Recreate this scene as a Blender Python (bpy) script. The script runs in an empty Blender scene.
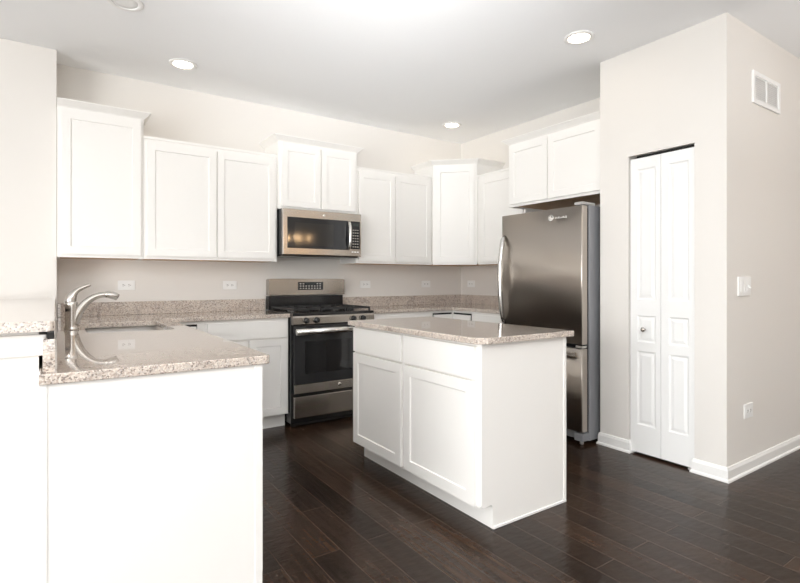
import bpy, bmesh, math, random
from mathutils import Vector, Matrix
random.seed(7)
S = bpy.context.scene
COL = S.collection

# ------------------------------------------------------------------ camera
TH = 34.240
cd = bpy.data.cameras.new('camera')
cam = bpy.data.objects.new('camera', cd)
COL.objects.link(cam)
cam.location = (0, 0, 1.184)
cam.rotation_euler = (math.radians(90), 0, math.radians(-TH))
cd.sensor_width = 36
cd.lens = 506.258 / 800 * 36
cd.shift_y = -(291.5 - 279.933) / 800
cd.clip_start = 0.05
S.camera = cam

# ------------------------------------------------------------------ light and exposure
W = bpy.data.worlds.new('daylight')
S.world = W
W.use_nodes = True
bg = W.node_tree.nodes['Background']
bg.inputs[0].default_value = (0.93, 0.97, 1.0, 1)
bg.inputs[1].default_value = 1.0
S.view_settings.view_transform = 'Standard'
S.view_settings.look = 'None'
S.view_settings.exposure = 0.27
S.view_settings.gamma = 1
S.view_settings.use_curve_mapping = False
S.cycles.max_bounces = 14
S.cycles.diffuse_bounces = 8
S.cycles.glossy_bounces = 6


def area(name, loc, rot, sx, sy, power, col):
    l = bpy.data.lights.new(name, 'AREA')
    l.shape = 'RECTANGLE'
    l.size, l.size_y = sx, sy
    l.energy = power
    l.color = col
    o = bpy.data.objects.new(name, l)
    o.location = loc
    o.rotation_euler = rot
    COL.objects.link(o)
    return o


R90 = math.radians(90)
# daylight coming in through the living-room windows behind and to the left of the camera
area('daylight_rear', (-1.6, -3.42, 1.35), (R90, 0, 0), 3.4, 2.0, 42, (0.99, 0.99, 0.985))
area('daylight_left', (-3.92, 0.2, 1.3), (R90, 0, -R90), 3.4, 2.1, 200, (0.985, 0.985, 0.975))
# added fill lamps behind the camera, one facing down and one up
area('living_room_fill', (0.5, -1.0, 2.70), (0, 0, 0), 3.0, 3.0, 32, (1.0, 0.985, 0.96))
area('dining_room_fill', (3.3, -0.6, 1.9), (2 * R90, 0, 0), 0.7, 0.7, 26, (0.97, 0.985, 1.0))  # added uplight to brighten the ceiling at the right


def flash(loc, aim, spread, power):
    o = area('bounce_flash', loc, (0, 0, 0), 0.5, 0.5, power, (0.98, 0.99, 1.0))
    o.data.spread = math.radians(spread)
    o.rotation_euler = (Vector(aim) - Vector(loc)).to_track_quat('-Z', 'Y').to_euler()


# the photographer's flashes beside the camera, bounced off the ceiling
flash((-0.1, -0.4, 1.5), (0.4, 0.6, 2.75), 80, 8)
flash((-0.1, -0.4, 1.5), (1.0, 1.6, 2.75), 50, 5)
flash((-0.1, -0.4, 1.3), (1.6, 2.4, 2.75), 44, 6.5)
flash((-0.3, -0.5, 1.2), (-0.1, -0.2, 2.75), 120, 30)

# ------------------------------------------------------------------ materials


def mat(name, col, rough=0.5, metal=0.0, coat=0.0, spec=0.5):
    m = bpy.data.materials.new(name)
    m.use_nodes = True
    b = m.node_tree.nodes['Principled BSDF']
    b.inputs['Base Color'].default_value = (*col, 1)
    b.inputs['Roughness'].default_value = rough
    b.inputs['Metallic'].default_value = metal
    b.inputs['Coat Weight'].default_value = coat
    b.inputs['Coat Roughness'].default_value = 0.05
    b.inputs['Specular IOR Level'].default_value = spec
    return m


def N(m, t, **kw):
    n = m.node_tree.nodes.new(t)
    for k, v in kw.items():
        if k in n.inputs:
            n.inputs[k].default_value = v
        else:
            setattr(n, k, v)
    return n


def L(m, a, b):
    m.node_tree.links.new(a, b)


def P(m):
    return m.node_tree.nodes['Principled BSDF']


def noise_bump(m, scale, strength, dist=0.002, vec=None):
    t = N(m, 'ShaderNodeTexCoord')
    n = N(m, 'ShaderNodeTexNoise', Scale=scale, Detail=4.0)
    L(m, vec or t.outputs['Object'], n.inputs['Vector'])
    b = N(m, 'ShaderNodeBump', Strength=strength, Distance=dist)
    L(m, n.outputs['Fac'], b.inputs['Height'])
    L(m, b.outputs['Normal'], P(m).inputs['Normal'])
    return n


def paint(name, col, rough=0.55, bump=0.05, scale=220):
    m = mat(name, col, rough)
    noise_bump(m, scale, bump, 0.001)
    return m


M = {}
M['wall'] = paint('warm_wall_paint', (0.775, 0.748, 0.712), 0.7, 0.06)
M['ceiling'] = paint('ceiling_paint', (0.885, 0.895, 0.905), 0.8, 0.06)
M['trim'] = paint('white_trim_paint', (0.87, 0.865, 0.85), 0.35, 0.02)
M['cab'] = paint('white_cabinet_paint', (0.875, 0.86, 0.832), 0.38, 0.02, 120)
M['door'] = paint('white_door_paint', (0.87, 0.87, 0.86), 0.4, 0.02)
M['plastic'] = mat('white_plastic', (0.88, 0.88, 0.87), 0.3)
M['slot'] = mat('dark_slot', (0.06, 0.055, 0.05), 0.6)
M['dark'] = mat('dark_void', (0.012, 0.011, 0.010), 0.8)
M['black'] = mat('black_enamel', (0.012, 0.012, 0.013), 0.22, coat=0.3)
M['iron'] = mat('cast_iron', (0.02, 0.02, 0.021), 0.5)
M['glass'] = mat('black_glass', (0.018, 0.019, 0.021), 0.06, spec=0.6)
M['chrome'] = mat('chrome', (0.75, 0.74, 0.72), 0.12, 1.0)
M['nickel'] = mat('brushed_nickel', (0.53, 0.50, 0.465), 0.2, 1.0)
M['grey'] = mat('grey_fridge_side', (0.25, 0.255, 0.27), 0.42)
M['greyplastic'] = mat('grey_plastic', (0.42, 0.41, 0.40), 0.4)
M['key'] = mat('keypad_print', (0.42, 0.40, 0.37), 0.4)
M['maple'] = mat('maple_wood', (0.62, 0.40, 0.22), 0.5)
n_ = N(M['maple'], 'ShaderNodeTexNoise', Scale=9.0, Detail=6.0)
tc_ = N(M['maple'], 'ShaderNodeTexCoord')
mp_ = N(M['maple'], 'ShaderNodeMapping')
mp_.inputs['Scale'].default_value = (1, 12, 12)
L(M['maple'], tc_.outputs['Object'], mp_.inputs[0])
L(M['maple'], mp_.outputs[0], n_.inputs['Vector'])
r_ = N(M['maple'], 'ShaderNodeValToRGB')
r_.color_ramp.elements[0].position = 0.3
r_.color_ramp.elements[0].color = (0.50, 0.29, 0.14, 1)
r_.color_ramp.elements[1].position = 0.7
r_.color_ramp.elements[1].color = (0.68, 0.46, 0.27, 1)
L(M['maple'], n_.outputs['Fac'], r_.inputs['Fac'])
L(M['maple'], r_.outputs[0], P(M['maple']).inputs['Base Color'])


def steel(name, col, rough, stretch, bump=0.03):
    m = mat(name, col, rough, 1.0)
    t = N(m, 'ShaderNodeTexCoord')
    mp = N(m, 'ShaderNodeMapping')
    mp.inputs['Scale'].default_value = stretch
    n = N(m, 'ShaderNodeTexNoise', Scale=6.0, Detail=5.0)
    L(m, t.outputs['Object'], mp.inputs[0])
    L(m, mp.outputs[0], n.inputs['Vector'])
    mr = N(m, 'ShaderNodeMapRange')
    mr.inputs['To Min'].default_value = rough - 0.05
    mr.inputs['To Max'].default_value = rough + 0.08
    L(m, n.outputs['Fac'], mr.inputs['Value'])
    L(m, mr.outputs[0], P(m).inputs['Roughness'])
    b = N(m, 'ShaderNodeBump', Strength=bump, Distance=0.001)
    L(m, n.outputs['Fac'], b.inputs['Height'])
    L(m, b.outputs['Normal'], P(m).inputs['Normal'])
    return m


M['steel'] = steel('stainless_steel', (0.46, 0.425, 0.385), 0.2, (1, 30, 60))
M['fridge'] = steel('fridge_stainless', (0.49, 0.445, 0.40), 0.3, (30, 1, 60), 0.015)
M['handle'] = mat('bright_steel', (0.72, 0.71, 0.69), 0.2, 1.0)

# granite
g = mat('speckled_granite', (0.6, 0.5, 0.43), 0.035, coat=0.6, spec=0.6)
g.node_tree.nodes['Principled BSDF'].inputs['Coat Roughness'].default_value = 0.02
M['granite'] = g
t = N(g, 'ShaderNodeTexCoord')
n1 = N(g, 'ShaderNodeTexNoise', Scale=7.0, Detail=6.0, Roughness=0.6)
L(g, t.outputs['Object'], n1.inputs['Vector'])
r1 = N(g, 'ShaderNodeValToRGB')
e = r1.color_ramp.elements
e[0].position, e[0].color = 0.32, (0.47, 0.39, 0.325, 1)
e[1].position, e[1].color = 0.66, (0.70, 0.615, 0.535, 1)
L(g, n1.outputs['Fac'], r1.inputs['Fac'])
v1 = N(g, 'ShaderNodeTexVoronoi', Scale=225.0)
L(g, t.outputs['Object'], v1.inputs['Vector'])
rv = N(g, 'ShaderNodeValToRGB')
rv.color_ramp.interpolation = 'CONSTANT'
e = rv.color_ramp.elements
e[0].position, e[0].color = 0.0, (0.13, 0.10, 0.09, 1)
e[1].position, e[1].color = 0.13, (0.42, 0.33, 0.28, 1)
for p_, c_ in ((0.27, (0.59, 0.51, 0.44, 1)), (0.66, (0.76, 0.70, 0.63, 1)), (0.88, (0.52, 0.47, 0.44, 1))):
    x_ = e.new(p_)
    x_.color = c_
sp = N(g, 'ShaderNodeSeparateColor')
L(g, v1.outputs['Color'], sp.inputs[0])
L(g, sp.outputs[0], rv.inputs['Fac'])
mx = N(g, 'ShaderNodeMix', data_type='RGBA')
mx.inputs[0].default_value = 0.7
L(g, r1.outputs[0], mx.inputs[6])
L(g, rv.outputs[0], mx.inputs[7])
n2 = N(g, 'ShaderNodeTexNoise', Scale=2.6, Detail=7.0, Roughness=0.62, Distortion=1.4)
L(g, t.outputs['Object'], n2.inputs['Vector'])
r2 = N(g, 'ShaderNodeValToRGB')
e = r2.color_ramp.elements
e[0].position, e[0].color = 0.485, (0, 0, 0, 1)
e[1].position, e[1].color = 0.515, (0, 0, 0, 1)
x_ = e.new(0.5)
x_.color = (0.55, 0.55, 0.55, 1)
L(g, n2.outputs['Fac'], r2.inputs['Fac'])
mx2 = N(g, 'ShaderNodeMix', data_type='RGBA')
mx2.inputs[7].default_value = (0.20, 0.17, 0.16, 1)
L(g, r2.outputs[0], mx2.inputs[0])
L(g, mx.outputs[2], mx2.inputs[6])
L(g, mx2.outputs[2], P(g).inputs['Base Color'])

# dark hand-scraped plank floor, boards running along Y
f = mat('espresso_plank_floor', (0.03, 0.02, 0.015), 0.3, spec=0.25)
M['floor'] = f
t = N(f, 'ShaderNodeTexCoord')
mp = N(f, 'ShaderNodeMapping')
mp.inputs['Rotation'].default_value = (0, 0, R90)
mp.inputs['Location'].default_value = (0.37, 0.028, 0)
L(f, t.outputs['Object'], mp.inputs[0])
br = N(f, 'ShaderNodeTexBrick', offset=0.37, offset_frequency=2, squash=1.0)
br.inputs['Color1'].default_value = (0.2, 0.2, 0.2, 1)
br.inputs['Color2'].default_value = (0.8, 0.8, 0.8, 1)
br.inputs['Mortar'].default_value = (0, 0, 0, 1)
br.inputs['Scale'].default_value = 1.0
br.inputs['Mortar Size'].default_value = 0.0014
br.inputs['Mortar Smooth'].default_value = 0.15
br.inputs['Bias'].default_value = 0.0
br.inputs['Brick Width'].default_value = 1.15
br.inputs['Row Height'].default_value = 0.132
L(f, mp.outputs[0], br.inputs['Vector'])
mp2 = N(f, 'ShaderNodeMapping')
mp2.inputs['Scale'].default_value = (26, 1.6, 1)
L(f, t.outputs['Object'], mp2.inputs[0])
ng = N(f, 'ShaderNodeTexNoise', Scale=1.6, Detail=7.0, Roughness=0.6)
L(f, mp2.outputs[0], ng.inputs['Vector'])
rg = N(f, 'ShaderNodeValToRGB')
e = rg.color_ramp.elements
e[0].position, e[0].color = 0.3, (0.013, 0.0070, 0.0042, 1)
e[1].position, e[1].color = 0.72, (0.046, 0.0255, 0.0155, 1)
L(f, ng.outputs['Fac'], rg.inputs['Fac'])
mm = N(f, 'ShaderNodeMix', data_type='RGBA', blend_type='MULTIPLY')
mm.inputs[0].default_value = 1.0
ra = N(f, 'ShaderNodeValToRGB')
e = ra.color_ramp.elements
e[0].position, e[0].color = 0.2, (0.55, 0.55, 0.55, 1)
e[1].position, e[1].color = 0.8, (1.45, 1.4, 1.35, 1)
L(f, br.outputs['Color'], ra.inputs['Fac'])
L(f, rg.outputs[0], mm.inputs[6])
L(f, ra.outputs[0], mm.inputs[7])
mj = N(f, 'ShaderNodeMix', data_type='RGBA')
mj.inputs[7].default_value = (0.08, 0.056, 0.042, 1)
L(f, br.outputs['Fac'], mj.inputs[0])
L(f, mm.outputs[2], mj.inputs[6])
L(f, mj.outputs[2], P(f).inputs['Base Color'])
# hand-scraped ripples across each board and dark seams
mp3 = N(f, 'ShaderNodeMapping')
mp3.inputs['Scale'].default_value = (16, 34, 1)
L(f, t.outputs['Object'], mp3.inputs[0])
nr = N(f, 'ShaderNodeTexNoise', Scale=1.0, Detail=2.0, Roughness=0.4)
L(f, mp3.outputs[0], nr.inputs['Vector'])
ma = N(f, 'ShaderNodeMath', operation='MULTIPLY_ADD')
ma.inputs[1].default_value = -1.2
L(f, br.outputs['Fac'], ma.inputs[0])
L(f, nr.outputs['Fac'], ma.inputs[2])
bf = N(f, 'ShaderNodeBump', Strength=0.5, Distance=0.003)
L(f, ma.outputs[0], bf.inputs['Height'])
L(f, bf.outputs['Normal'], P(f).inputs['Normal'])
rr = N(f, 'ShaderNodeMapRange')
rr.inputs['To Min'].default_value = 0.16
rr.inputs['To Max'].default_value = 0.32
L(f, ng.outputs['Fac'], rr.inputs['Value'])
L(f, rr.outputs[0], P(f).inputs['Roughness'])


def emis(name, col, k):
    m = mat(name, (0.9, 0.9, 0.9), 0.4)
    P(m).inputs['Emission Color'].default_value = (*col, 1)
    P(m).inputs['Emission Strength'].default_value = k
    return m


M['lamp'] = emis('warm_lamp_lens', (1.0, 0.86, 0.70), 14)
M['lamp_off'] = mat('lamp_lens_dim', (0.85, 0.85, 0.84), 0.35)
M['bulb'] = emis('warm_bulb', (1.0, 0.62, 0.30), 40)
M['display'] = mat('dim_display', (0.03, 0.04, 0.04), 0.15)

# ------------------------------------------------------------------ mesh helpers


class MB:
    """collects shapes in world coordinates and links them as one mesh object"""

    def __init__(self, frame=None):
        self.bm = bmesh.new()
        self.f = frame          # optional (origin, u, n): local (u, n, z) -> world

    def pt(self, u, n, z):
        if self.f is None:
            return Vector((u, n, z))
        o, U, Nn = self.f
        return Vector((o[0] + U[0] * u + Nn[0] * n, o[1] + U[1] * u + Nn[1] * n, z))

    def box(self, x0, x1, y0, y1, z0, z1, bev=0.0, seg=2):
        b = self.bm
        c = [b.verts.new(self.pt(x, y, z)) for z in (z0, z1) for y in (y0, y1) for x in (x0, x1)]
        fs = [(0, 2, 3, 1), (4, 5, 7, 6), (0, 1, 5, 4), (2, 6, 7, 3), (0, 4, 6, 2), (1, 3, 7, 5)]
        F = [b.faces.new([c[i] for i in q]) for q in fs]
        if bev > 0:
            ed = list({e for q in F for e in q.edges})
            bmesh.ops.bevel(b, geom=ed, offset=bev, segments=seg, affect='EDGES', profile=0.5)
        return self

    def prism(self, poly, z0, z1, axis='z'):
        """extrude polygon (list of 2D points). axis z: (x,y); axis u: poly is (n,z) swept along u from z0 to z1"""
        b = self.bm
        if axis == 'z':
            lo = [b.verts.new(self.pt(x, y, z0)) for x, y in poly]
            hi = [b.verts.new(self.pt(x, y, z1)) for x, y in poly]
        elif axis == 'u':
            lo = [b.verts.new(self.pt(z0, n, z)) for n, z in poly]
            hi = [b.verts.new(self.pt(z1, n, z)) for n, z in poly]
        else:
            lo = [b.verts.new(self.pt(u, z0, z)) for u, z in poly]
            hi = [b.verts.new(self.pt(u, z1, z)) for u, z in poly]
        k = len(poly)
        b.faces.new(lo)
        b.faces.new(hi)
        for i in range(k):
            b.faces.new((lo[i], lo[(i + 1) % k], hi[(i + 1) % k], hi[i]))
        return self

    def lathe(self, prof, o, axis=(0, 0, 1), seg=28, smooth=True):
        """profile [(radius, height)] revolved about axis through o (world); open ends are capped"""
        b = self.bm
        ax = Vector(axis).normalized()
        up = Vector((0, 0, 1)) if abs(ax.z) < 0.9 else Vector((1, 0, 0))
        a = ax.cross(up).normalized()
        c = ax.cross(a)
        rings = []
        for r, h in prof:
            rings.append([b.verts.new(Vector(o) + ax * h + (a * math.cos(2 * math.pi * i / seg) + c * math.sin(2 * math.pi * i / seg)) * max(r, 1e-5)) for i in range(seg)])
        for p, q in zip(rings, rings[1:]):
            for i in range(seg):
                fc = b.faces.new((p[i], p[(i + 1) % seg], q[(i + 1) % seg], q[i]))
                fc.smooth = smooth
        b.faces.new(rings[0])
        b.faces.new(rings[-1])
        return self

    def tube(self, pts, rad, seg=14, flat=1.0):
        """round tube through points, rad a number or list; flat squashes across"""
        b = self.bm
        pts = [Vector(p) for p in pts]
        if not isinstance(rad, (list, tuple)):
            rad = [rad] * len(pts)
        rings = []
        ref = None
        for i, p in enumerate(pts):
            d = (pts[min(i + 1, len(pts) - 1)] - pts[max(i - 1, 0)]).normalized()
            if ref is None:
                ref = Vector((0, 0, 1)) if abs(d.z) < 0.95 else Vector((0, 1, 0))
            a = d.cross(ref).normalized()
            c = a.cross(d).normalized()
            ref = c
            rings.append([b.verts.new(p + a * math.cos(2 * math.pi * k / seg) * rad[i] * flat + c * math.sin(2 * math.pi * k / seg) * rad[i]) for k in range(seg)])
        for p, q in zip(rings, rings[1:]):
            for k in range(seg):
                fc = b.faces.new((p[k], p[(k + 1) % seg], q[(k + 1) % seg], q[k]))
                fc.smooth = True
        b.faces.new(rings[0])
        b.faces.new(rings[-1])
        return self

    def panel(self, u0, u1, z0, z1, th, a, c, rects, loops, bev=0.0015, n0=0.0):
        """door slab on plane n0 with a column of recesses: u-range a..c, rects [(z0,z1)], loops [(inset, depth)]"""
        b = self.bm
        us = [u0, a, c, u1]
        zs = [z0] + [z for r in rects for z in r] + [z1]
        G = [[b.verts.new(self.pt(u, n0 + th, z)) for u in us] for z in zs]
        F = []
        for j in range(len(zs) - 1):
            for i in range(3):
                if i == 1 and j % 2 == 1:
                    ring = [G[j][1], G[j][2], G[j + 1][2], G[j + 1][1]]
                    za, zb = zs[j], zs[j + 1]
                    for ins, dep in loops:
                        nr_ = [b.verts.new(self.pt(u, n0 + th - dep, z)) for u, z in ((a + ins, za + ins), (c - ins, za + ins), (c - ins, zb - ins), (a + ins, zb - ins))]
                        for k in range(4):
                            b.faces.new((ring[k], ring[(k + 1) % 4], nr_[(k + 1) % 4], nr_[k]))
                        ring = nr_
                    b.faces.new(ring)
                else:
                    F.append(b.faces.new((G[j][i], G[j][i + 1], G[j + 1][i + 1], G[j + 1][i])))
        # outer boundary, rounded over to the sides
        bd = [G[0][i] for i in range(4)] + [G[j][3] for j in range(1, len(zs))] + [G[-1][i] for i in (2, 1, 0)] + [G[j][0] for j in range(len(zs) - 2, 0, -1)]

        def clone(v, n):
            return b.verts.new(v.co + (self.pt(0, n, 0) - self.pt(0, 0, 0)))
        cu, cz = (u0 + u1) / 2, (z0 + z1) / 2
        prev = bd
        for k, n in ((1, -bev), (0, -(th))):
            cur = []
            for v in bd:
                w = clone(v, n)
                cur.append(w)
            for i in range(len(bd)):
                b.faces.new((prev[i], prev[(i + 1) % len(bd)], cur[(i + 1) % len(bd)], cur[i]))
            prev = cur
        b.faces.new(prev)
        return self

    def sweep(self, path, prof, side=1):
        """profile [(out, z)] mitred along a plan path [(x, y)]; out is to the right of travel when side=1"""
        b = self.bm
        pv = [Vector((p[0], p[1])) for p in path]
        rings = []
        for i, p in enumerate(pv):
            ns = []
            for a_, b_ in ((i - 1, i), (i, i + 1)):
                if a_ >= 0 and b_ < len(pv):
                    d = (pv[b_] - pv[a_]).normalized()
                    ns.append(Vector((d.y, -d.x)) * side)
            m_ = ns[0] if len(ns) == 1 else (ns[0] + ns[1]) / (1 + ns[0].dot(ns[1]))
            rings.append([b.verts.new(Vector((p.x + m_.x * o, p.y + m_.y * o, z))) for o, z in prof])
        k = len(prof)
        for p, q in zip(rings, rings[1:]):
            for i in range(k):
                b.faces.new((p[i], p[(i + 1) % k], q[(i + 1) % k], q[i]))
        b.faces.new(rings[0])
        b.faces.new(rings[-1])
        return self

    def build(self, name, m, parent=None, autosmooth=False, loc=None):
        b = self.bm
        bmesh.ops.recalc_face_normals(b, faces=b.faces[:])
        if parent is None:
            if loc is None:
                xs = [v.co for v in b.verts]
                loc = Vector(((min(v.x for v in xs) + max(v.x for v in xs)) / 2, (min(v.y for v in xs) + max(v.y for v in xs)) / 2, min(v.z for v in xs)))
            off = Vector(loc)
        else:
            off = WORLD[parent.name]
        for v in b.verts:
            v.co -= off
        me = bpy.data.meshes.new(name)
        b.to_mesh(me)
        b.free()
        for mm_ in (m if isinstance(m, (list, tuple)) else [m]):
            me.materials.append(mm_)
        o = bpy.data.objects.new(name, me)
        COL.objects.link(o)
        if parent is None:
            o.location = off
        else:
            o.parent = parent
        WORLD[o.name] = off
        return o


WORLD = {}


def thing(name, label, cat, loc, group=None):
    o = bpy.data.objects.new(name, None)
    o.empty_display_size = 0.05
    o.location = loc
    COL.objects.link(o)
    WORLD[o.name] = Vector(loc)
    return tag(o, label, cat, group)


def tag(o, label, cat, group=None):
    o['label'] = label
    o['category'] = cat
    if group:
        o['group'] = group
    return o


def struct(name, mb, m):
    o = mb.build(name, m)
    o['kind'] = 'structure'
    return o


def dup(root, loc):
    r = root.copy()
    COL.objects.link(r)
    r.location = loc
    WORLD[r.name] = Vector(loc)
    for ch in root.children:
        c = ch.copy()
        COL.objects.link(c)
        c.parent = r
        for gch in ch.children:
            d = gch.copy()
            COL.objects.link(d)
            d.parent = c
    return r


# ------------------------------------------------------------------ dimensions (metres)
H = 2.753
YB = 4.437            # back wall
XR = 3.872            # kitchen right wall
XP = 3.254            # pantry wall face
YP = 1.376            # hall wall face
XL, YL = 0.008, 4.17  # left wall stub corner
ROOM_L, ROOM_R, ROOM_F = -4.0, 5.6, -3.5

# ------------------------------------------------------------------ setting
struct('floor', MB().box(ROOM_L - .1, ROOM_R + .1, ROOM_F - .1, YB + .1, -0.06, 0), M['floor'])
struct('ceiling', MB().box(ROOM_L - .1, ROOM_R + .1, ROOM_F - .1, YB + .1, H, H + 0.08), M['ceiling'])
struct('wall_back', MB().box(XL, XR + 0.1, YB, YB + 0.1, 0, H), M['wall'])
struct('wall_left', MB().box(ROOM_L - .1, XL, YL, YB + 0.1, 0, H, 0.004), M['wall'])
struct('wall_right', MB().box(XR, XR + 0.1, 2.196, YB, 0, H), M['wall'])
# pantry closet: front wall with a bifold doorway, and the return beside the refrigerator
D0, D1, DZ = 1.5575, 1.992, 2.030
w = MB()
w.box(XP, XP + 0.115, D1, 2.21, 0, H)
w.box(XP, XP + 0.115, YP + 0.10, D0, 0, H)
w.box(XP, XP + 0.115, D0, D1, DZ, H)
w.box(XP + 0.115, XR, 2.10, 2.21, 0, H)
struct('wall_pantry', w, M['wall'])
struct('wall_hall', MB().box(XP, ROOM_R + .1, YP, YP + 0.10, 0, H), M['wall'])
struct('wall_closet', MB().box(XR - .002, XR + 0.1, YP + 0.1, 2.196, 0, H), M['wall'])
struct('wall_side', MB().box(ROOM_R, ROOM_R + 0.1, ROOM_F, YP, 0, H), M['wall'])
# living-room walls with window openings, behind the camera
w = MB()
w.box(ROOM_L - .1, -3.4, ROOM_F - .1, ROOM_F, 0, H)
w.box(0.2, ROOM_R + .1, ROOM_F - .1, ROOM_F, 0, H)
w.box(-3.4, 0.2, ROOM_F - .1, ROOM_F, 0, 0.3)
w.box(-3.4, 0.2, ROOM_F - .1, ROOM_F, 2.4, H)
struct('wall_front', w, M['wall'])
w = MB()
w.box(ROOM_L - .1, ROOM_L, ROOM_F, -1.6, 0, H)
w.box(ROOM_L - .1, ROOM_L, 2.0, YL, 0, H)
w.box(ROOM_L - .1, ROOM_L, -1.6, 2.0, 0, 0.2)
w.box(ROOM_L - .1, ROOM_L, -1.6, 2.0, 2.4, H)
struct('wall_outer', w, M['wall'])


def window(name, fr, u0, u1, z0, z1, nm):
    m_ = MB(fr)
    for a_, b_, c_, d_ in ((u0, u0 + .06, z0, z1), (u1 - .06, u1, z0, z1), (u0, u1, z0, z0 + .06), (u0, u1, z1 - .06, z1)):
        m_.box(a_, b_, -.08, -.02, c_, d_)
    for k in range(1, nm):
        u = u0 + (u1 - u0) * k / nm
        m_.box(u - .03, u + .03, -.08, -.02, z0, z1)
    return struct(name, m_, M['trim'])


window('window_1', ((0, ROOM_F), (1, 0), (0, 1)), -3.4, 0.2, 0.3, 2.4, 3)
window('window_2', ((ROOM_L, 0), (0, 1), (1, 0)), -1.6, 2.0, 0.2, 2.4, 3)

# baseboards with a shoe moulding
BASE = [(0, 0), (0.020, 0), (0.0195, 0.010), (0.014, 0.017), (0.012, 0.018), (0.012, 0.066), (0.009, 0.074), (0.0065, 0.083), (0, 0.085)]
struct('baseboard_hall', MB().sweep([(XP + .115, D0), (XP, D0), (XP, YP), (ROOM_R, YP)], BASE, 1), M['trim'])
struct('baseboard_pantry', MB().sweep([(XP + .10, 2.21), (XP, 2.21), (XP, D1), (XP + .06, D1)], BASE, 1), M['trim'])

# bar wall along the peninsula, painted end panel and apron under the bar top
w = MB()
w.box(-0.34, -0.042, 1.90, YL, 0, 1.028)
w.box(-0.36, -0.022, 1.885, YL - .001, 0.954, 1.018, 0.003)
struct('wall_bar', w, M['cab'])

# bifold pantry door
FRX = lambda x: ((x, 0), (0, 1), (-1, 0))          # faces -X : u = Y, n = -X
FRY = lambda y: ((0, y), (1, 0), (0, -1))          # faces -Y : u = X, n = -Y
dr = bpy.data.objects.new('door_1', None)
dr.location = (XP + 0.06, 1.775, 0)
COL.objects.link(dr)
WORLD[dr.name] = Vector(dr.location)
dr['kind'] = 'structure'
RAISED = [(0.008, 0.006), (0.014, 0.007), (0.032, 0.002)]
yd = [(1.7765, 1.986), (1.564, 1.7735)]
for k, (a_, b_) in enumerate(yd):
    leaf = MB(FRX(XP + 0.045)).panel(a_, b_, 0.016, 2.008, 0.03, a_ + (.032, .034)[k], b_ - (.048, .050)[k],
                                     [(0.205, 0.705), (0.765, 0.945), (1.05, 1.935)], RAISED).build('door_leaf', M['door'], dr)
    if k == 0:
        MB().lathe([(0.006, 0), (0.006, 0.012), (0.014, 0.018), (0.0165, 0.026), (0.013, 0.033), (0.004, 0.036)],
                   (XP + 0.0152, 1.883, 0.852), (-1, 0, 0)).build('door_knob', M['nickel'], leaf)
MB(FRX(XP + 0.045)).box(D0 + .003, D1 - .045, 0.0, 0.02, 2.014, 2.026).build('door_track', M['dark'], dr)
MB().box(XP + 0.012, XP + 0.07, D0 + .001, D0 + .045, 0.0, 0.012).build('floor_bracket', M['greyplastic'], dr)
# ------------------------------------------------------------------ cabinets
CROWN = [(0, 0), (0.006, 0), (0.009, 0.007), (0.014, 0.009), (0.040, 0.036), (0.046, 0.038), (0.046, 0.046), (0, 0.046)]
LIP = [(0, 0), (0.008, 0), (0.010, 0.006), (0.010, 0.020), (0, 0.020)]
SHAKER = [(0.004, 0.007)]


def shaker(fr, u0, u1, z0, z1, name, parent, n0=0.0, fw=0.052):
    return MB(fr).panel(u0, u1, z0, z1, 0.019, u0 + fw, u1 - fw, [(z0 + fw, z1 - fw)], SHAKER, n0=n0 + .0005).build(name, M['cab'], parent)


def slab(fr, u0, u1, z0, z1, name, parent, n0=0.0):
    return MB(fr).box(u0, u1, n0 + .0005, n0 + .0195, z0, z1, 0.002).build(name, M['cab'], parent)


ZU, ZL_, ZT = 1.339, 2.222, 2.362     # uppers: underside, top of the low ones, top of the tall ones
YF = 4.122                             # upper box front (doors stand proud by 2 cm)


def upper(label, x0, x1, zb, zt, yf, doors, crown=None, lip=None, zd=None, wood=True):
    t_ = thing('wall_cabinet', label, 'cabinet', ((x0 + x1) / 2, YB, zb), 'white wall cabinets')
    b_ = MB().box(x0, x1, yf, YB - .001, zb + .014, zt)
    b_.box(x0, x1, yf, yf + .018, zb, zb + .014)
    b_.box(x0, x0 + .016, yf + .018, YB - .001, zb, zb + .014)
    b_.box(x1 - .016, x1, yf + .018, YB - .001, zb, zb + .014)
    b_.build('carcass', M['cab'], t_)
    if wood:
        MB().box(x0 + .017, x1 - .017, yf + .019, YB - .002, zb + .001, zb + .006).build('underside', M['maple'], t_)
    for a_, c_ in doors:
        shaker(FRY(yf), a_, c_, zb + .022, zt - (.028 if zd is None else zd), 'cabinet_door', t_)
    if crown:
        MB().sweep(crown, [(o, z + zt - .004) for o, z in CROWN], 1).build('crown_moulding', M['cab'], t_)
    if lip:
        MB().sweep(lip, [(o, z + zt - .002) for o, z in LIP], 1).build('top_moulding', M['cab'], t_)
    return t_


XA, XB, XC, XD, XE = 0.0095, 0.534, 1.549, 2.308, 3.205
upper('tall white single-door wall cabinet at the left end, above the sink', XA, XB - .001, ZU, ZT, YF, [(XA + .024, XB - .02)],
      crown=[(XA, YF), (XB - .001, YF), (XB - .001, YB - .002)][::-1] and [(XA, YF), (XB - .001, YF), (XB - .001, YB - .002)])
upper('low white two-door wall cabinet between the sink end and the microwave', XB, XC - .001, ZU, ZL_, YF,
      [(XB + .022, 1.046), (1.056, XC - .022)], lip=[(XB, YF), (XC - .001, YF)])
upper('short raised white two-door wall cabinet directly over the microwave', XC, XD, 1.787, ZT, YF - .02,
      [(XC + .028, 1.932), (1.942, XD - .026)], crown=[(XC, YB - .002), (XC, YF - .02), (XD, YF - .02), (XD, YB - .002)], wood=False)
upper('low white two-door wall cabinet just right of the microwave', XD + .001, XE - .002, ZU, ZL_, YF,
      [(XD + .024, 2.737), (2.747, XE - .03)], lip=[(XD + .001, YF), (XE - .002, YF)])

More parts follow.
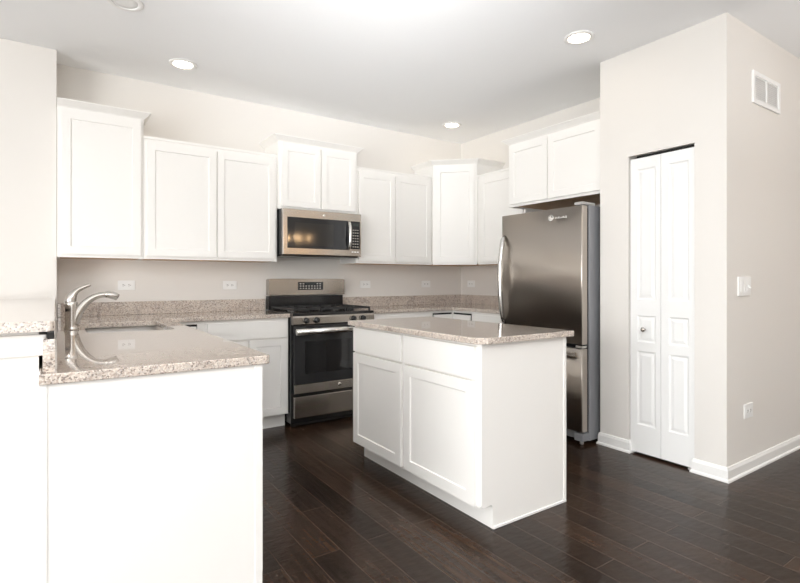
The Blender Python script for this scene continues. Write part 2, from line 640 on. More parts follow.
# diagonal corner cabinet
c0, c1 = (XE, YF - .014), (3.520, 3.790)
t_ = thing('wall_cabinet', 'tall white diagonal wall cabinet in the back corner', 'cabinet', (3.6, 4.2, ZU), 'white wall cabinets')
MB().prism([c0, c1, (XR - .002, c1[1]), (XR - .002, YB - .002), (XE, YB - .002)], ZU + .014, ZT).build('carcass', M['cab'], t_)
ux, uy = c1[0] - c0[0], c1[1] - c0[1]
ll = math.hypot(ux, uy)
ux, uy = ux / ll, uy / ll
FRD = (c0, (ux, uy), (uy, -ux))
MB(FRD).box(0, ll, -.018, 0, ZU, ZU + .014).build('bottom_rail', M['cab'], t_)
ins = .03
MB().prism([(XE + .02, c0[1] + .02), (c1[0] + .02, c1[1] + .02), (XR - .02, c1[1] + .02), (XR - .02, YB - .02), (XE + .02, YB - .02)], ZU + .001, ZU + .006).build('underside', M['maple'], t_)
shaker(FRD, .026, ll - .026, ZU + .022, ZT - .03, 'cabinet_door', t_)
MB().sweep([(XE, YB - .002), c0, c1, (XR - .002, c1[1])], [(o, z + ZT - .004) for o, z in CROWN], 1).build('crown_moulding', M['cab'], t_)

# cabinet on the right wall, between the corner and the refrigerator
FX = 3.535
t_ = thing('wall_cabinet', 'low white wall cabinet on the right wall, mostly behind the refrigerator', 'cabinet', (XR, 3.4, ZU), 'white wall cabinets')
b_ = MB().box(FX, XR - .001, 3.165, 3.788, ZU + .014, ZL_)
b_.box(FX, FX + .018, 3.165, 3.788, ZU, ZU + .014)
b_.build('carcass', M['cab'], t_)
MB().box(FX + .019, XR - .002, 3.167, 3.786, ZU + .001, ZU + .006).build('underside', M['maple'], t_)
shaker(FRX(FX), 3.182, 3.740, ZU + .022, ZL_ - .028, 'cabinet_door', t_)
MB().sweep([(FX, 3.788), (FX, 3.165)], [(o, z + ZL_ - .002) for o, z in LIP], 1).build('top_moulding', M['cab'], t_)

# cabinet over the refrigerator
FX2, FA, FB, ZFB = 3.312, 2.212, 3.155, 1.822
t_ = thing('wall_cabinet', 'deep white two-door cabinet above the refrigerator', 'cabinet', (XR, 2.7, ZFB), 'white wall cabinets')
b_ = MB().box(FX2, XR - .001, FA, FB, ZFB + .02, ZT + .012)
b_.box(FX2, FX2 + .018, FA, FB, ZFB, ZFB + .02)
b_.box(FX2 + .018, XR - .001, FB - .016, FB, ZFB, ZFB + .02)
b_.build('carcass', M['cab'], t_)
MB().box(FX2 + .019, XR - .002, FA + .002, FB - .017, ZFB + .013, ZFB + .0195).build('underside', M['maple'], t_)
shaker(FRX(FX2), 2.232, 2.712, ZFB + .022, ZT - .018, 'cabinet_door', t_)
shaker(FRX(FX2), 2.722, FB - .022, ZFB + .022, ZT - .018, 'cabinet_door', t_)
MB().sweep([(XR - .002, FB), (FX2, FB), (FX2, FA)], [(o, z + ZT + .006) for o, z in CROWN], 1).build('crown_moulding', M['cab'], t_)

# ---- base cabinets
CT, CB, TK = 0.914, 0.883, 0.112
YBF = 3.868      # base box front on the back wall
XBR = 3.268      # base box front on the right wall


def base_x(label, x0, x1, doors, drawers, zmid=0.722, side=None):
    """base cabinet against the back wall, facing -Y"""
    t_ = thing('base_cabinet', label, 'cabinet', ((x0 + x1) / 2, (YBF + YB) / 2, 0), 'white base cabinets')
    b_ = MB().box(x0, x1, YBF, YB - .001, TK, CB)
    b_.build('carcass', M['cab'], t_)
    MB().box(x0, x1, YBF + .07, YBF + .085, 0, TK - .0005).build('toe_kick', M['cab'], t_)
    for a_, c_ in drawers:
        slab(FRY(YBF), a_, c_, zmid + .006, CB - .022, 'drawer_front', t_)
    for a_, c_ in doors:
        shaker(FRY(YBF), a_, c_, TK + .008, zmid - .006, 'cabinet_door', t_)
    return t_


base_x('white base cabinet with wide drawer over two doors left of the range', 0.905, 1.545,
       [(.92, 1.214), (1.226, 1.53)], [(.92, 1.53)])
base_x('white base cabinet with drawer just right of the range, behind the island', 2.312, 2.985,
       [(2.33, 2.64), (2.65, 2.97)], [(2.33, 2.97)])


def corner(label, poly, leaves, loc, toe):
    """corner base cabinet: recessed carcass, two bifold leaves hung over a thin dark plate painted as gap shade"""
    t_ = thing('corner_cabinet', label, 'cabinet', loc, 'white base cabinets')
    MB().prism(poly, TK, CB).build('carcass', M['cab'], t_)
    MB().prism(toe, 0, TK - .0005).build('toe_kick', M['cab'], t_)
    for fr, a_, c_ in leaves:
        MB(fr).box(a_ - .008, c_ + .008, .0003, .002, TK + .01, .862).build('door_gap_shade', M['dark'], t_)  # thin dark plate, shade of the gap around the leaf put into colour
        shaker(fr, a_, c_, TK + .018, .846, 'cabinet_door', t_, n0=.002)
    return t_


PXR = 0.612      # peninsula box front (faces +X)
corner('white corner base cabinet between the peninsula and the back run', [(0.014, YBF - .15), (PXR, YBF - .15), (PXR, YBF), (.904, YBF), (.904, YB - .001), (0.014, YB - .001)],
       [(FRY(YBF), PXR + .03, .842)], (0.3, 4.2, 0), [(0.02, YBF - .15), (PXR - .07, YBF - .15), (PXR - .07, YBF + .07), (.904, YBF + .07), (.904, YB - .005), (0.02, YB - .005)])
corner('white corner base cabinet in the far right corner behind the island', [(2.986, YBF), (XBR, YBF), (XBR, YBF - .29), (XR - .001, YBF - .29), (XR - .001, YB - .001), (2.986, YB - .001)],
       [(FRY(YBF), 3.022, XBR - .025), (FRX(XBR), YBF - .27, YBF - .025)], (3.5, 4.2, 0),
       [(2.986, YBF + .07), (XBR + .07, YBF + .07), (XBR + .07, YBF - .29), (XR - .005, YBF - .29), (XR - .005, YB - .005), (2.986, YB - .005)])
# right wall base
t_ = thing('base_cabinet', 'white base cabinet on the right wall between corner and refrigerator', 'cabinet', (3.6, 3.3, 0), 'white base cabinets')
MB().box(XBR, XR - .001, 3.09, YBF - .291, TK, CB).build('carcass', M['cab'], t_)
MB().box(XBR + .07, XBR + .085, 3.09, YBF - .291, 0, TK - .0005).build('toe_kick', M['cab'], t_)
slab(FRX(XBR), 3.105, 3.56, .728, CB - .022, 'drawer_front', t_)
shaker(FRX(XBR), 3.105, 3.56, TK + .008, .716, 'cabinet_door', t_)

# peninsula cabinet (its finished end faces the camera)
PY = 1.786
t_ = thing('peninsula_cabinet', 'white peninsula base cabinet with plain finished end in the left foreground', 'cabinet', (.29, 2.7, 0))
MB().prism([(-.0395, TK), (PXR - .004, TK), (PXR - .004, CB), (PXR - .022, CB), (PXR - .022, .62), (-.02, .62), (-.02, CB), (-.0395, CB)], PY + .006, YBF - .152, axis='n').build('carcass', M['cab'], t_)
MB().box(-.0395, PXR - .07, PY + .03, YBF - .152, 0, TK - .0005).build('toe_kick', M['cab'], t_)
e_ = MB().box(-.0405, .610, PY - .012, PY + .005, 0.001, CB, 0.001)
e_.box(-.0405, -.020, PY - .0145, PY - .011, 0.001, CB, 0.0008)
e_.box(.585, .6115, PY - .0145, PY - .011, 0.001, CB, 0.0008)
e_.build('end_panel', M['cab'], t_)
FRXP = ((PXR - .004, 0), (0, 1), (1, 0))
for a_, c_ in ((PY + .03, 2.38), (2.40, 3.0), (3.02, 3.58)):
    slab(FRXP, a_, c_, .728, CB - .022, 'drawer_front', t_)
    shaker(FRXP, a_, c_, TK + .008, .716, 'cabinet_door', t_)

# island cabinet
IX0, IX1, IY0, IY1 = 1.645, 2.254, 1.738, 2.948
t_ = thing('island_cabinet', 'white kitchen island cabinet with two doors, in the middle of the floor', 'cabinet', ((IX0 + IX1) / 2, (IY0 + IY1) / 2, 0))
MB().box(IX0, IX1 - .01, IY0 + .0125, IY1 - .0125, TK, CB).build('carcass', M['cab'], t_)
MB().box(IX0 + .072, IX0 + .085, IY0 + .0125, IY1 - .0125, 0.001, TK - .0005).build('toe_kick', M['cab'], t_)
for ya, yb in ((IY0, IY0 + .012), (IY1 - .012, IY1)):
    MB().prism([(IX0 - .001, TK + .012), (IX0 + .012, TK + .002), (IX0 + .06, TK + .008), (IX0 + .071, TK - .006), (IX0 + .071, 0.001), (IX1, 0.001), (IX1, CB), (IX0 - .001, CB)], ya, yb, axis='n').build('end_panel', M['cab'], t_)
MB().box(IX0 + .072, IX1, IY0 - .006, IY0 - .0003, 0.001, .014, .002).build('shoe_moulding', M['trim'], t_)
MB().box(IX1 - .018, IX1 + .001, IY0 - .003, IY0 - .0002, .015, CB - .001).build('corner_trim', M['cab'], t_)
MB().box(IX1 - .0095, IX1, IY0 + .0125, IY1 - .0125, 0.001, CB).build('back_panel', M['cab'], t_)
for a_, c_ in ((1.772, 2.352), (2.384, 2.938)):
    slab(FRX(IX0), a_, c_, .716, CB - .012, 'drawer_front', t_)
    shaker(FRX(IX0), a_, c_, TK + .006, .706, 'cabinet_door', t_, fw=.058)

# ------------------------------------------------------------------ countertops


def slab_poly(outer, hole, z0, z1, bev=0.004):
    b = bmesh.new()

    def loop(pts):
        vs = [b.verts.new((x, y, z0)) for x, y in pts]
        return [b.edges.new((vs[i], vs[(i + 1) % len(vs)])) for i in range(len(vs))]
    ed = loop(outer)
    if hole:
        ed += loop(hole)
    bmesh.ops.triangle_fill(b, use_beauty=True, edges=ed)
    r = bmesh.ops.extrude_face_region(b, geom=b.faces[:])
    for v in [q for q in r['geom'] if isinstance(q, bmesh.types.BMVert)]:
        v.co.z = z1
    bmesh.ops.recalc_face_normals(b, faces=b.faces[:])
    top = [e for e in b.edges if all(abs(v.co.z - z1) < 1e-6 for v in e.verts) and any(abs(q.normal.z) < .5 for q in e.link_faces)]
    bot = [e for e in b.edges if all(abs(v.co.z - z0) < 1e-6 for v in e.verts) and any(abs(q.normal.z) < .5 for q in e.link_faces)]
    bmesh.ops.bevel(b, geom=top + bot, offset=bev, segments=3, affect='EDGES', profile=.5)
    m_ = MB()
    m_.bm.free()
    m_.bm = b
    return m_


def rounded(x0, x1, y0, y1, r, k=6):
    out = []
    for cx, cy, a0 in ((x1 - r, y0 + r, -90), (x1 - r, y1 - r, 0), (x0 + r, y1 - r, 90), (x0 + r, y0 + r, 180)):
        for i in range(k + 1):
            a_ = math.radians(a0 + 90 * i / k)
            out.append((cx + r * math.cos(a_), cy + r * math.sin(a_)))
    return out


def arc(cx, cy, r, a0, a1, k=6):
    return [(cx + r * math.cos(math.radians(a0 + (a1 - a0) * i / k)), cy + r * math.sin(math.radians(a0 + (a1 - a0) * i / k))) for i in range(k + 1)]


PCY, PCX, CYF = 1.762, 0.642, 3.838
SX0, SX1, SY0, SY1 = 0.135, 0.545, 2.985, 3.69
outer = [(-.040, PCY)] + arc(PCX - .025, PCY + .025, .025, -90, 0) + [(PCX, CYF), (1.5505, CYF), (1.5505, YB - .001), (0.012, YB - .001), (0.012, YL - .001), (-.040, YL - .001)]
ct = slab_poly(outer, rounded(SX0, SX1, SY0, SY1, .05), CB + .0005, CT).build('countertop', M['granite'], loc=(0.3, 3.2, CB))
tag(ct, 'beige speckled granite L-shaped countertop with the sink, in the left foreground', 'countertop')
MB().box(.012, 1.5505, YB - .021, YB - .001, CT + .0003, 1.016, .002).build('backsplash', M['granite'], ct)
MB().box(-.0305, -.0003, PCY + .03, YL - .002, CT + .0003, 1.011, .002).build('side_splash', M['granite'], ct)
MB().box(-.020, -.003, PCY + .045, YL - .002, 1.0112, 1.0282).build('gap_shadow_strip', M['dark'], ct)  # dark filler added as the shadow in the gap below the bar top

XCR = 3.238
ct2 = slab_poly([(2.3075, CYF), (XCR, CYF), (XCR, 3.075), (XR - .001, 3.075), (XR - .001, YB - .001), (2.3075, YB - .001)], None, CB + .0005, CT).build('countertop', M['granite'], loc=(3.2, 4.1, CB))
tag(ct2, 'beige granite countertop in the far corner, right of the range', 'countertop')
b_ = MB().box(2.3075, XR - .022, YB - .021, YB - .001, CT + .0003, 1.016, .002)
b_.build('backsplash', M['granite'], ct2)
MB().box(XR - .021, XR - .001, 3.075, YB - .001, CT + .0003, 1.016, .002).build('backsplash', M['granite'], ct2)

ICX0, ICX1, ICY0, ICY1 = 1.607, 2.288, 1.708, 2.975
ict = slab_poly([(ICX0 + .05, ICY0), (ICX1 - .004, ICY0), (ICX1, ICY0 + .004), (ICX1, ICY1), (ICX0, ICY1), (ICX0, ICY0 + .05)], None, CB + .0005, CT).build('countertop', M['granite'])
tag(ict, 'beige speckled granite countertop with clipped corner on the island', 'countertop')

bar = slab_poly([(-.44, 1.86), (-.014, 1.86)] + arc(-.014, 1.874, .014, -90, 0, 4) + [(0.0, YL - .002), (-.44, YL - .002)], None, 1.0285, 1.060).build('bar_top', M['granite'])
tag(bar, 'raised granite bar top at the left edge, running to the wall', 'bar top')

# ------------------------------------------------------------------ sink and faucet
sk = MB()
b = sk.bm
loops = [(rounded(SX0 - .012, SX1 + .012, SY0 - .012, SY1 + .012, .06), CB), (rounded(SX0 - .004, SX1 + .004, SY0 - .004, SY1 + .004, .052), CB),
         (rounded(SX0 + .004, SX1 - .004, SY0 + .004, SY1 - .004, .05), CB - .17), (rounded(SX0 + .03, SX1 - .03, SY0 + .03, SY1 - .03, .04), CB - .20)]
rings = [[b.verts.new((x, y, z)) for x, y in lp] for lp, z in loops]
k = len(rings[0])
for p, q in zip(rings, rings[1:]):
    for i in range(k):
        fc = b.faces.new((p[i], p[(i + 1) % k], q[(i + 1) % k], q[i]))
        fc.smooth = True
b.faces.new(rings[-1])
M['sink'] = mat('sink_steel', (0.80, 0.79, 0.77), 0.3, 1.0)
sink = thing('sink', 'undermount stainless steel sink set into the left granite countertop', 'sink', ((SX0 + SX1) / 2, (SY0 + SY1) / 2, CB - .2))
sk.build('basin', M['sink'], sink)
MB().lathe([(.045, 0), (.045, .002), (.036, .003), (.03, .001), (.005, .001)], ((SX0 + SX1) / 2, (SY0 + SY1) / 2 + .1, CB - .1995)).build('drain', M['chrome'], sink)

fx, fy = 0.072, 3.255
fa = thing('faucet', 'brushed nickel single-handle kitchen faucet standing beside the sink', 'faucet', (fx, fy, CT))
MB().lathe([(.034, 0), (.035, .004), (.032, .010), (.030, .03), (.0295, .10), (.0305, .135), (.029, .150), (.027, .153), (.024, .1535)], (fx, fy, CT + .0003)).build('body', M['nickel'], fa)


def bez(p, k=22):
    p = [Vector(q) for q in p]
    out = []
    for i in range(k + 1):
        t = i / k
        out.append(((1 - t) ** 3) * p[0] + 3 * t * (1 - t) ** 2 * p[1] + 3 * t * t * (1 - t) * p[2] + t ** 3 * p[3])
    return out


sp_ = bez([(fx + .006, fy, CT + .030), (fx + .030, fy, CT + .120), (fx + .085, fy, CT + .192), (fx + .162, fy, CT + .188)])
MB().tube(sp_, [.028 - .012 * min(1, i / 18) for i in range(len(sp_))], 16).build('spout', M['nickel'], fa)
MB().tube([(fx + .154, fy, CT + .1885), (fx + .168, fy, CT + .1885), (fx + .186, fy, CT + .186), (fx + .206, fy, CT + .179), (fx + .219, fy, CT + .171)],
          [.015, .019, .0215, .0205, .0180], 16).build('spray_head', M['nickel'], fa)
hd = bez([(fx - .004, fy, CT + .148), (fx - .004, fy, CT + .20), (fx + .03, fy, CT + .222), (fx + .088, fy, CT + .244)])
MB().tube(hd, [.0265, .0265, .026, .0255, .025, .024, .0225, .021, .0195, .018, .0165, .015, .014, .013, .0125, .012, .0115, .011, .0105, .010, .0095, .009, .006], 16).build('handle', M['nickel'], fa)

# ------------------------------------------------------------------ range
RX0, RX1, RF, RBK = 1.554, 2.304, 3.795, 4.432
rg_ = thing('gas_range', 'stainless steel and black gas range standing between the base cabinets', 'range', ((RX0 + RX1) / 2, 4.1, 0))
MB().box(RX0, RX1, RF + .035, RBK, .03, .895, .002).build('body', M['black'], rg_)
MB().box(RX0, RX1, RF - .004, RBK - .06, .8955, .918, .004).build('cooktop', M['black'], rg_)
cp = MB(FRY(RF)).prism([(-.034, .824), (.004, .824), (.012, .83), (.012, .880), (.004, .8945), (-.034, .8945)], RX0 + .002, RX1 - .002, axis='u').build('control_panel', M['steel'], rg_)
for x in (1.662, 1.752, 2.092, 2.185):
    kb = MB().lathe([(.024, 0), (.024, .004), (.0225, .006), (.0215, .024), (.0195, .028), (.005, .0285)], (x, RF - .0125, .858), (0, -1, 0)).build('knob', M['black'], rg_)
    MB().lathe([(.0265, 0), (.0265, .003), (.0245, .0035)], (x, RF - .0122, .858), (0, -1, 0)).build('knob_ring', M['steel'], kb)
    MB().box(x - .0045, x + .0045, RF - .047, RF - .0405, .84, .876, .002).build('knob_grip', M['black'], kb)
# oven door
od = MB().box(RX0 + .012, RX1 - .012, RF, RF + .034, .272, .818, .004).build('oven_door', M['black'], rg_)
MB().box(RX0 + .014, RX1 - .014, RF - .005, RF - .0002, .348, .752, .002).build('door_glass', M['glass'], od)
MB().box(RX0 + .105, RX1 - .105, RF - .0056, RF - .0051, .43, .69).build('window', mat('oven_window', (.010, .010, .011), .05, spec=.5), od)
MB().box(RX0 + .012, RX1 - .012, RF - .008, RF - .0002, .275, .346, .002).build('lower_trim', M['steel'], od)
MB().lathe([(.016, 0), (.016, .003), (.013, .0045), (.002, .0045)], (1.965, RF - .0082, .314), (0, -1, 0)).build('round_badge', M['chrome'], od)
hb = MB()
hb.tube([(RX0 + .012, RF - .050, .772), (RX1 - .012, RF - .050, .772)], .025, 20, .75)
hb.build('handle', M['handle'], od)
for x in (RX0 + .05, RX1 - .05):
    MB().box(x - .02, x + .02, RF - .046, RF - .0002, .76, .784, .004).build('handle_bracket', M['steel'], od)
MB().box(RX0 + .012, RX1 - .012, RF - .006, RF + .034, .078, .250, .004).build('drawer', M['steel'], rg_)
for x in (RX0 + .04, RX1 - .04):
    MB().lathe([(.018, 0), (.018, .008), (.010, .01), (.010, .03)], (x, RF + .08, .0003)).build('leveling_foot', M['iron'], rg_)
MB().box(RX0 + .01, RX1 - .01, RF + .06, RF + .075, .004, .077).build('kick_plate', M['dark'], rg_)
# back guard
BGY = 4.365
bgm = MB(FRY(BGY)).prism([(-.06, .9185), (.0, .9185), (.0, 1.040), (-.06, 1.040)], RX0 + .006, RX1 - .004, axis='u').build('guard_base', M['black'], rg_)
ppoly = [(RX0 + .004, 1.048), (RX1 + .004, 1.048)] + arc(RX1 - .012, 1.178, .016, 0, 90, 5) + [(RX0 + 0.2, 1.195)] + arc(RX0 + .020, 1.178, .016, 90, 180, 5)
gb = MB(FRY(BGY)).prism(ppoly, -.055, .022, axis='n').build('back_guard', M['steel'], rg_)
MB(FRY(BGY)).box(1.83, 2.08, .0222, .0245, 1.092, 1.165, .001).build('touch_panel', M['glass'], gb)
kp = MB(FRY(BGY))
for r in range(3):
    for c in range(8):
        if r == 2 and 2 <= c <= 5:
            continue
        kp.box(1.846 + c * .028, 1.862 + c * .028, .0246, .0249, 1.102 + r * .021, 1.112 + r * .021)
kp.build('keypad', M['key'], gb)
MB(FRY(BGY)).box(1.905, 2.005, .0246, .0249, 1.142, 1.158).build('display', M['display'], gb)
# burners and grates
for x, y, r in ((1.72, 3.96, .045), (1.72, 4.22, .038), (2.14, 3.96, .05), (2.14, 4.22, .038), (1.93, 4.09, .042)):
    bu = MB().lathe([(r, 0), (r, .008), (r * .8, .012), (r * .8, .016), (.004, .017)], (x, y, .9183)).build('burner', M['greyplastic'] if r < .04 else M['iron'], rg_)
    MB().lathe([(r * .74, 0), (r * .74, .006), (r * .6, .009), (.003, .0095)], (x, y, .9355)).build('burner_cap', M['iron'], bu)
for gx0, gx1 in ((1.575, 1.805), (1.815, 2.045), (2.055, 2.285)):
    gr = MB()
    y0, y1, z0, z1 = 3.82, 4.345, .936, .952
    for a_ in (gx0, gx1 - .014):
        gr.box(a_, a_ + .014, y0, y1, z0, z1, .003)
    for a_ in (y0, (y0 + y1) / 2 - .007, y1 - .014):
        gr.box(gx0 + .0145, gx1 - .0145, a_, a_ + .014, z0, z1, .003)
    cx = (gx0 + gx1) / 2
    for yy in (y0 + .0145, (y0 + y1) / 2 + .0075):
        gr.box(cx - .006, cx + .006, yy, yy + .085, z0 + .002, z1, .003)
        gr.box(cx - .006, cx + .006, yy + .155, yy + .2395, z0 + .002, z1, .003)
    for a_ in (gx0 + .001, gx1 - .013):
        for yy in (y0 + .001, y1 - .013):
            gr.box(a_, a_ + .012, yy, yy + .012, .9184, z0 + .004)
    gr.build('grate', M['iron'], rg_)

# ------------------------------------------------------------------ microwave
MX0, MX1, MF, MZ0, MZ1 = 1.557, 2.304, 4.012, 1.384, 1.782
mw = thing('microwave', 'stainless steel over-the-range microwave hung below the raised wall cabinet', 'microwave', ((MX0 + MX1) / 2, 4.2, MZ0))
MB().box(MX0 + .002, MX1 - .002, MF + .036, YB - .002, MZ0 + .012, MZ1).build('body', M['black'], mw)
mb_ = MB().box(MX0 + .012, MX1 - .012, MF + .040, YB - .03, MZ0, MZ0 + .0115, .002).build('bottom_plate', M['black'], mw)
MB().box(1.78, 2.03, MF + .1, MF + .2, MZ0 - .005, MZ0 - .0003, .001).build('grease_filter', M['greyplastic'], mb_)
fd = MB().box(MX0, MX1, MF, MF + .035, MZ0 + .012, MZ1 - .001, .005).build('front_frame', M['steel'], mw)
FM = FRY(MF)
MB(FM).box(1.597, 2.182, .0002, .006, 1.452, 1.712, .002).build('door_glass', M['glass'], fd)
MB(FM).box(1.66, 2.02, .0062, .0066, 1.475, 1.668).build('door_window', mat('microwave_window', (.028, .027, .026), .08), fd)
pn = MB(FM).box(2.196, 2.288, .0002, .004, 1.462, 1.712, .002).build('control_panel', M['glass'], fd)
MB(FM).box(2.210, 2.274, .0042, .0046, 1.668, 1.695).build('display', M['display'], pn)
kp = MB(FM)
for r in range(7):
    for c in range(3):
        kp.box(2.212 + c * .023, 2.226 + c * .023, .0042, .0045, 1.478 + r * .025, 1.487 + r * .025)
kp.build('keypad', M['key'], pn)
for c in range(3):
    MB(FM).box(2.205 + c * .026, 2.222 + c * .026, .0002, .003, 1.430, 1.440, .001).build('button', M['plastic'], pn)
hpts = [(2.168, MF - .008, 1.462), (2.168, MF - .030, 1.475), (2.168, MF - .042, 1.52), (2.168, MF - .045, 1.585), (2.168, MF - .042, 1.65), (2.168, MF - .030, 1.69), (2.168, MF - .008, 1.702)]
MB().tube(hpts, .0105, 14, 1.25).build('door_handle', M['handle'], fd)
MB().lathe([(.013, 0), (.013, .003), (.011, .004), (.002, .004)], (1.932, MF - .0003, 1.742), (0, -1, 0)).build('round_badge', M['chrome'], fd)

# ------------------------------------------------------------------ refrigerator
KX, KY0, KY1 = 3.091, 2.243, 3.035
fr = thing('refrigerator', 'stainless steel bottom-freezer refrigerator in the alcove beside the pantry', 'refrigerator', (3.5, 2.64, 0))
MB().box(KX + .082, XR - .03, KY0, KY1 - .004, .025, 1.722, .004).build('body', M['grey'], fr)
MB().box(KX + .060, KX + .0815, KY0 + .012, KY1 - .016, .09, 1.70).build('door_gasket', M['dark'], fr)


def fdoor(z0, z1, name):
    pl = [(KX + .0595, KY0 + .002), (KX + .016, KY0 + .002)] + [(KX + .016 - .013 * math.sin(a_), KY0 + .016 - .014 * math.cos(a_)) for a_ in (.4, .8, 1.2, 1.57)]
    pl += [(KX, KY0 + .10), (KX - .004, (KY0 + KY1) / 2), (KX, KY1 - .10)]
    pl += [(KX + .016 - .013 * math.sin(a_), KY1 - .016 + .014 * math.cos(a_)) for a_ in (1.57, 1.2, .8, .4)] + [(KX + .016, KY1 - .002), (KX + .0595, KY1 - .002)]
    o = MB().prism(pl, z0, z1).build(name, M['fridge'], fr)
    for q in o.data.polygons:
        if abs(q.normal.z) < .5 and q.normal.x < -.8:
            q.use_smooth = True
    return o


ud = fdoor(.722, 1.716, 'upper_door')
ld = fdoor(.098, .690, 'freezer_drawer')
hx = [(KX + .004, 1.545), (KX - .022, 1.52), (KX - .040, 1.44), (KX - .054, 1.32), (KX - .060, 1.19), (KX - .054, 1.06), (KX - .040, .93), (KX - .022, .85), (KX + .004, .825)]
MB().tube([(x, 2.992, z) for x, z in hx], [.014, .017, .018, .0185, .0185, .0185, .018, .017, .014], 16, 1.15).build('door_handle', M['handle'], ud)
# round emblem with a word mark
FK = FRX(KX - .003)
em = MB().lathe([(.026, 0), (.026, .002), (.0235, .003), (.022, .002), (.002, .002)], (KX - .0015, 2.517, 1.650), (-1, 0, 0)).build('emblem', M['chrome'], ud)
wm = MB(FK)
y_ = 2.472
for wch in (.010, .007, .012, .006, .009, .011, .007, .010):
    wm.box(y_ - wch, y_, .0005, .002, 1.640, 1.648 + (.006 if wch > .0095 else 0))
    y_ -= wch + .004
wm.build('word_mark', M['chrome'], ud)
MB().box(KX - .012, KX + .002, KY0 + .05, KY1 - .05, .628, .664, .004).build('drawer_handle', M['steel'], ld)
MB().box(KX + .006, KX + .058, KY0 + .004, KY0 + .06, .696, .712, .002).build('middle_hinge', M['handle'], fr)
MB().box(KX + .010, KX + .16, KY0 + .004, KY0 + .075, 1.7225, 1.744, .006).build('hinge_cover', M['greyplastic'], fr)
MB().box(KX + .05, KX + .075, KY0 + .02, KY1 - .02, .03, .088).build('kick_grille', M['grey'], fr)
MB().box(KX + .010, KX + .09, KY0 + .004, KY0 + .075, .028, .084, .004).build('bottom_hinge', M['grey'], fr)
for y in (KY0 + .04, KY1 - .05):
    MB().lathe([(.014, 0), (.014, .02), (.008, .025)], (KX + .05, y, .0003)).build('leveling_foot', M['greyplastic'], fr)

# ------------------------------------------------------------------ outlets, switches, vent


def outlet(label, face, cu, cz, fr, horiz=True, group=None, w_=.118, h_=.073):
    o = thing('outlet', label, 'outlet', (*MB(fr).pt(cu, 0, 0).xy, cz), group or 'white wall outlets')
    MB(fr).box(cu - w_ / 2, cu + w_ / 2, .0003, .006, cz - h_ / 2, cz + h_ / 2, .002).build('cover_plate', M['plastic'], o)
    for s in (-1, 1):
        du, dz = (s * .0195, 0) if horiz else (0, s * .0195)
        rc = MB(fr).box(cu + du - .0165, cu + du + .0165, .0062, .0085, cz + dz - .0165, cz + dz + .0165, .001).build('receptacle', M['plastic'], o)
        sl = MB(fr)
        sl.box(cu + du - .008, cu + du + .001, .0086, .0089, cz + dz + .004, cz + dz + .007)
        sl.box(cu + du - .008, cu + du + .001, .0086, .0089, cz + dz - .007, cz + dz - .004)
        sl.box(cu + du + .005, cu + du + .0095, .0086, .0089, cz + dz - .0025, cz + dz + .0025)
        sl.build('slots', M['slot'], rc)
    return o


FB_ = FRY(YB)
o1 = outlet('white outlet on the back wall above the sink, near the faucet', 'y', .455, 1.143, FB_)
for x, lab in ((1.243, 'white outlet on the back wall just left of the range'), (2.593, 'white outlet on the back wall just right of the range'),
               (3.362, 'white outlet on the back wall nearest the far corner')):
    q = dup(o1, (x, YB, o1.location.z - .004))
    q['label'] = lab
outlet('white outlet on the right kitchen wall, left of the refrigerator handle', 'x', 4.262, 1.140, FRX(XR))
outlet('white outlet low on the grey wall at the right edge', 'y', 3.535, .378, FRY(YP), True, None, .122, .088)

sw = thing('light_switch', 'white three-gang switch plate on the grey wall at the right', 'switch', (3.47, YP, 1.145))
F_ = FRY(YP)
MB(F_).box(3.388, 3.556, .0003, .010, 1.088, 1.203, .002).build('switch_plate', M['plastic'], sw)
for x in (3.426, 3.472):
    MB(F_).box(x - .017, x + .017, .0102, .013, 1.112, 1.179, .0012).build('rocker', M['plastic'], sw)
MB(F_).box(3.518 - .012, 3.518 + .012, .0102, .0115, 1.118, 1.173, .0005).build('toggle_frame', M['plastic'], sw)
MB(F_).prism([(.0116, 1.140), (.024, 1.132), (.024, 1.140), (.0116, 1.154)], 3.513, 3.523, axis='u').build('toggle', M['plastic'], sw)

vt = thing('air_vent', 'white return air vent grille high on the grey wall at the right', 'vent', (3.80, YP, 2.29))
vx0, vx1, vz0, vz1 = 3.585, 4.0, 2.29, 2.492
m_ = MB(F_)
m_.box(vx0, vx0 + .028, .0003, .013, vz0, vz1, .002)
m_.box(vx1 - .028, vx1, .0003, .013, vz0, vz1, .002)
m_.box(vx0 + .0285, vx1 - .0285, .0003, .013, vz0, vz0 + .028, .002)
m_.box(vx0 + .0285, vx1 - .0285, .0003, .013, vz1 - .028, vz1, .002)
m_.box((vx0 + vx1) / 2 - .008, (vx0 + vx1) / 2 + .008, .0003, .010, vz0 + .0285, vz1 - .0285)
m_.build('frame', M['plastic'], vt)
m_ = MB(F_)
for i in range(11):
    z = vz0 + .034 + i * .0128
    for a_, c_ in ((vx0 + .0285, (vx0 + vx1) / 2 - .0085), ((vx0 + vx1) / 2 + .0085, vx1 - .0285)):
        m_.prism([(.003, z + .0115), (.0075, z), (.0085, z + .0006), (.004, z + .0122)], a_, c_, axis='u')
m_.build('louvers', M['plastic'], vt)
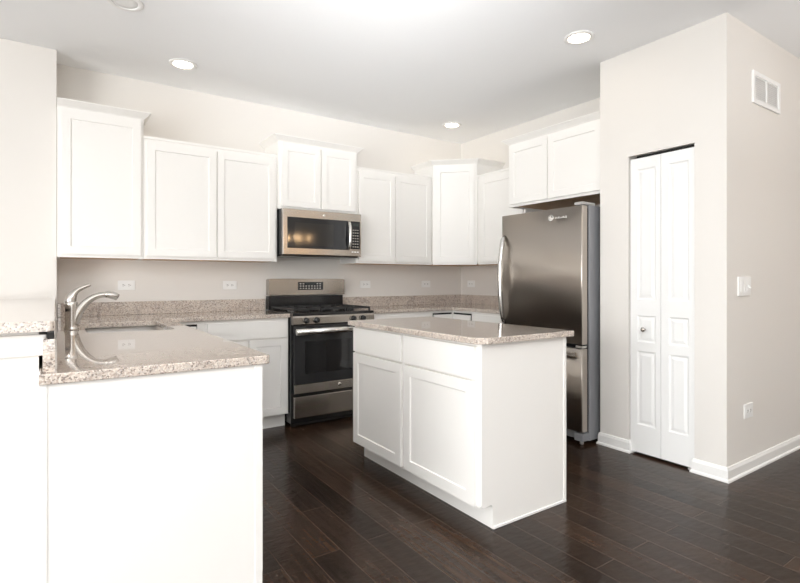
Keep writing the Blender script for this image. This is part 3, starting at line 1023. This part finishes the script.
MB(F_).box(vx0 + .0285, vx1 - .0285, .0002, .0006, vz0 + .0285, vz1 - .0285).build('duct_opening', mat('duct_shade', (.8, .8, .79), .8), vt)

# ------------------------------------------------------------------ recessed ceiling lights


def downlight(x, y, label, lens):
    o = thing('recessed_light', label, 'ceiling light', (x, y, H), 'recessed ceiling lights')
    MB().lathe([(.095, 0), (.095, -.003), (.090, -.006), (.070, -.008), (.066, -.004), (.066, 0)], (x, y, H - .0003), (0, 0, 1), 40).build('trim_ring', M['trim'], o)
    MB().lathe([(.065, 0), (.065, -.003), (.04, -.0035), (.002, -.0036)], (x, y, H - .0005), (0, 0, 1), 40).build('lens', lens, o)
    return o


downlight(.326, 3.235, 'unlit white recessed ceiling light cut off at the top left', M['lamp_off'])
dl = downlight(.766, 3.928, 'lit recessed ceiling light above the left wall cabinets', M['lamp'])
for x, y, lab in ((2.801, 2.057, 'lit recessed ceiling light nearest the pantry wall'), (3.32, 3.942, 'lit recessed ceiling light in the far corner above the diagonal cabinet')):
    q = dup(dl, (x, y, H))
    q['label'] = lab

# ------------------------------------------------------------------ dining-room chandelier (seen only as warm bulbs mirrored in the microwave)
cx, cy, cz = 3.80, -1.0, 1.98
ch = thing('chandelier', 'dining-room chandelier with four warm bulbs, mirrored in the microwave door', 'chandelier', (cx, cy, cz))
MB().lathe([(.06, 0), (.06, -.012), (.02, -.03), (.008, -.035), (.008, cz - .1 - H), (.02, cz - .12 - H), (.03, cz - .16 - H), (.01, cz - .2 - H)], (cx, cy, H - .0003)).build('stem', M['nickel'], ch)
for k in range(4):
    a_ = math.radians(30 + 90 * k)
    ex, ey = cx + .2 * math.cos(a_), cy + .2 * math.sin(a_)
    MB().tube([(cx, cy, cz - .14), (cx + .1 * math.cos(a_), cy + .1 * math.sin(a_), cz - .17), (ex, ey, cz - .12), (ex, ey, cz - .05)], .007, 10).build('arm', M['nickel'], ch)
    MB().lathe([(.012, 0), (.03, .02), (.036, .05), (.03, .08), (.008, .095)], (ex, ey, cz - .05)).build('bulb', M['bulb'], ch)
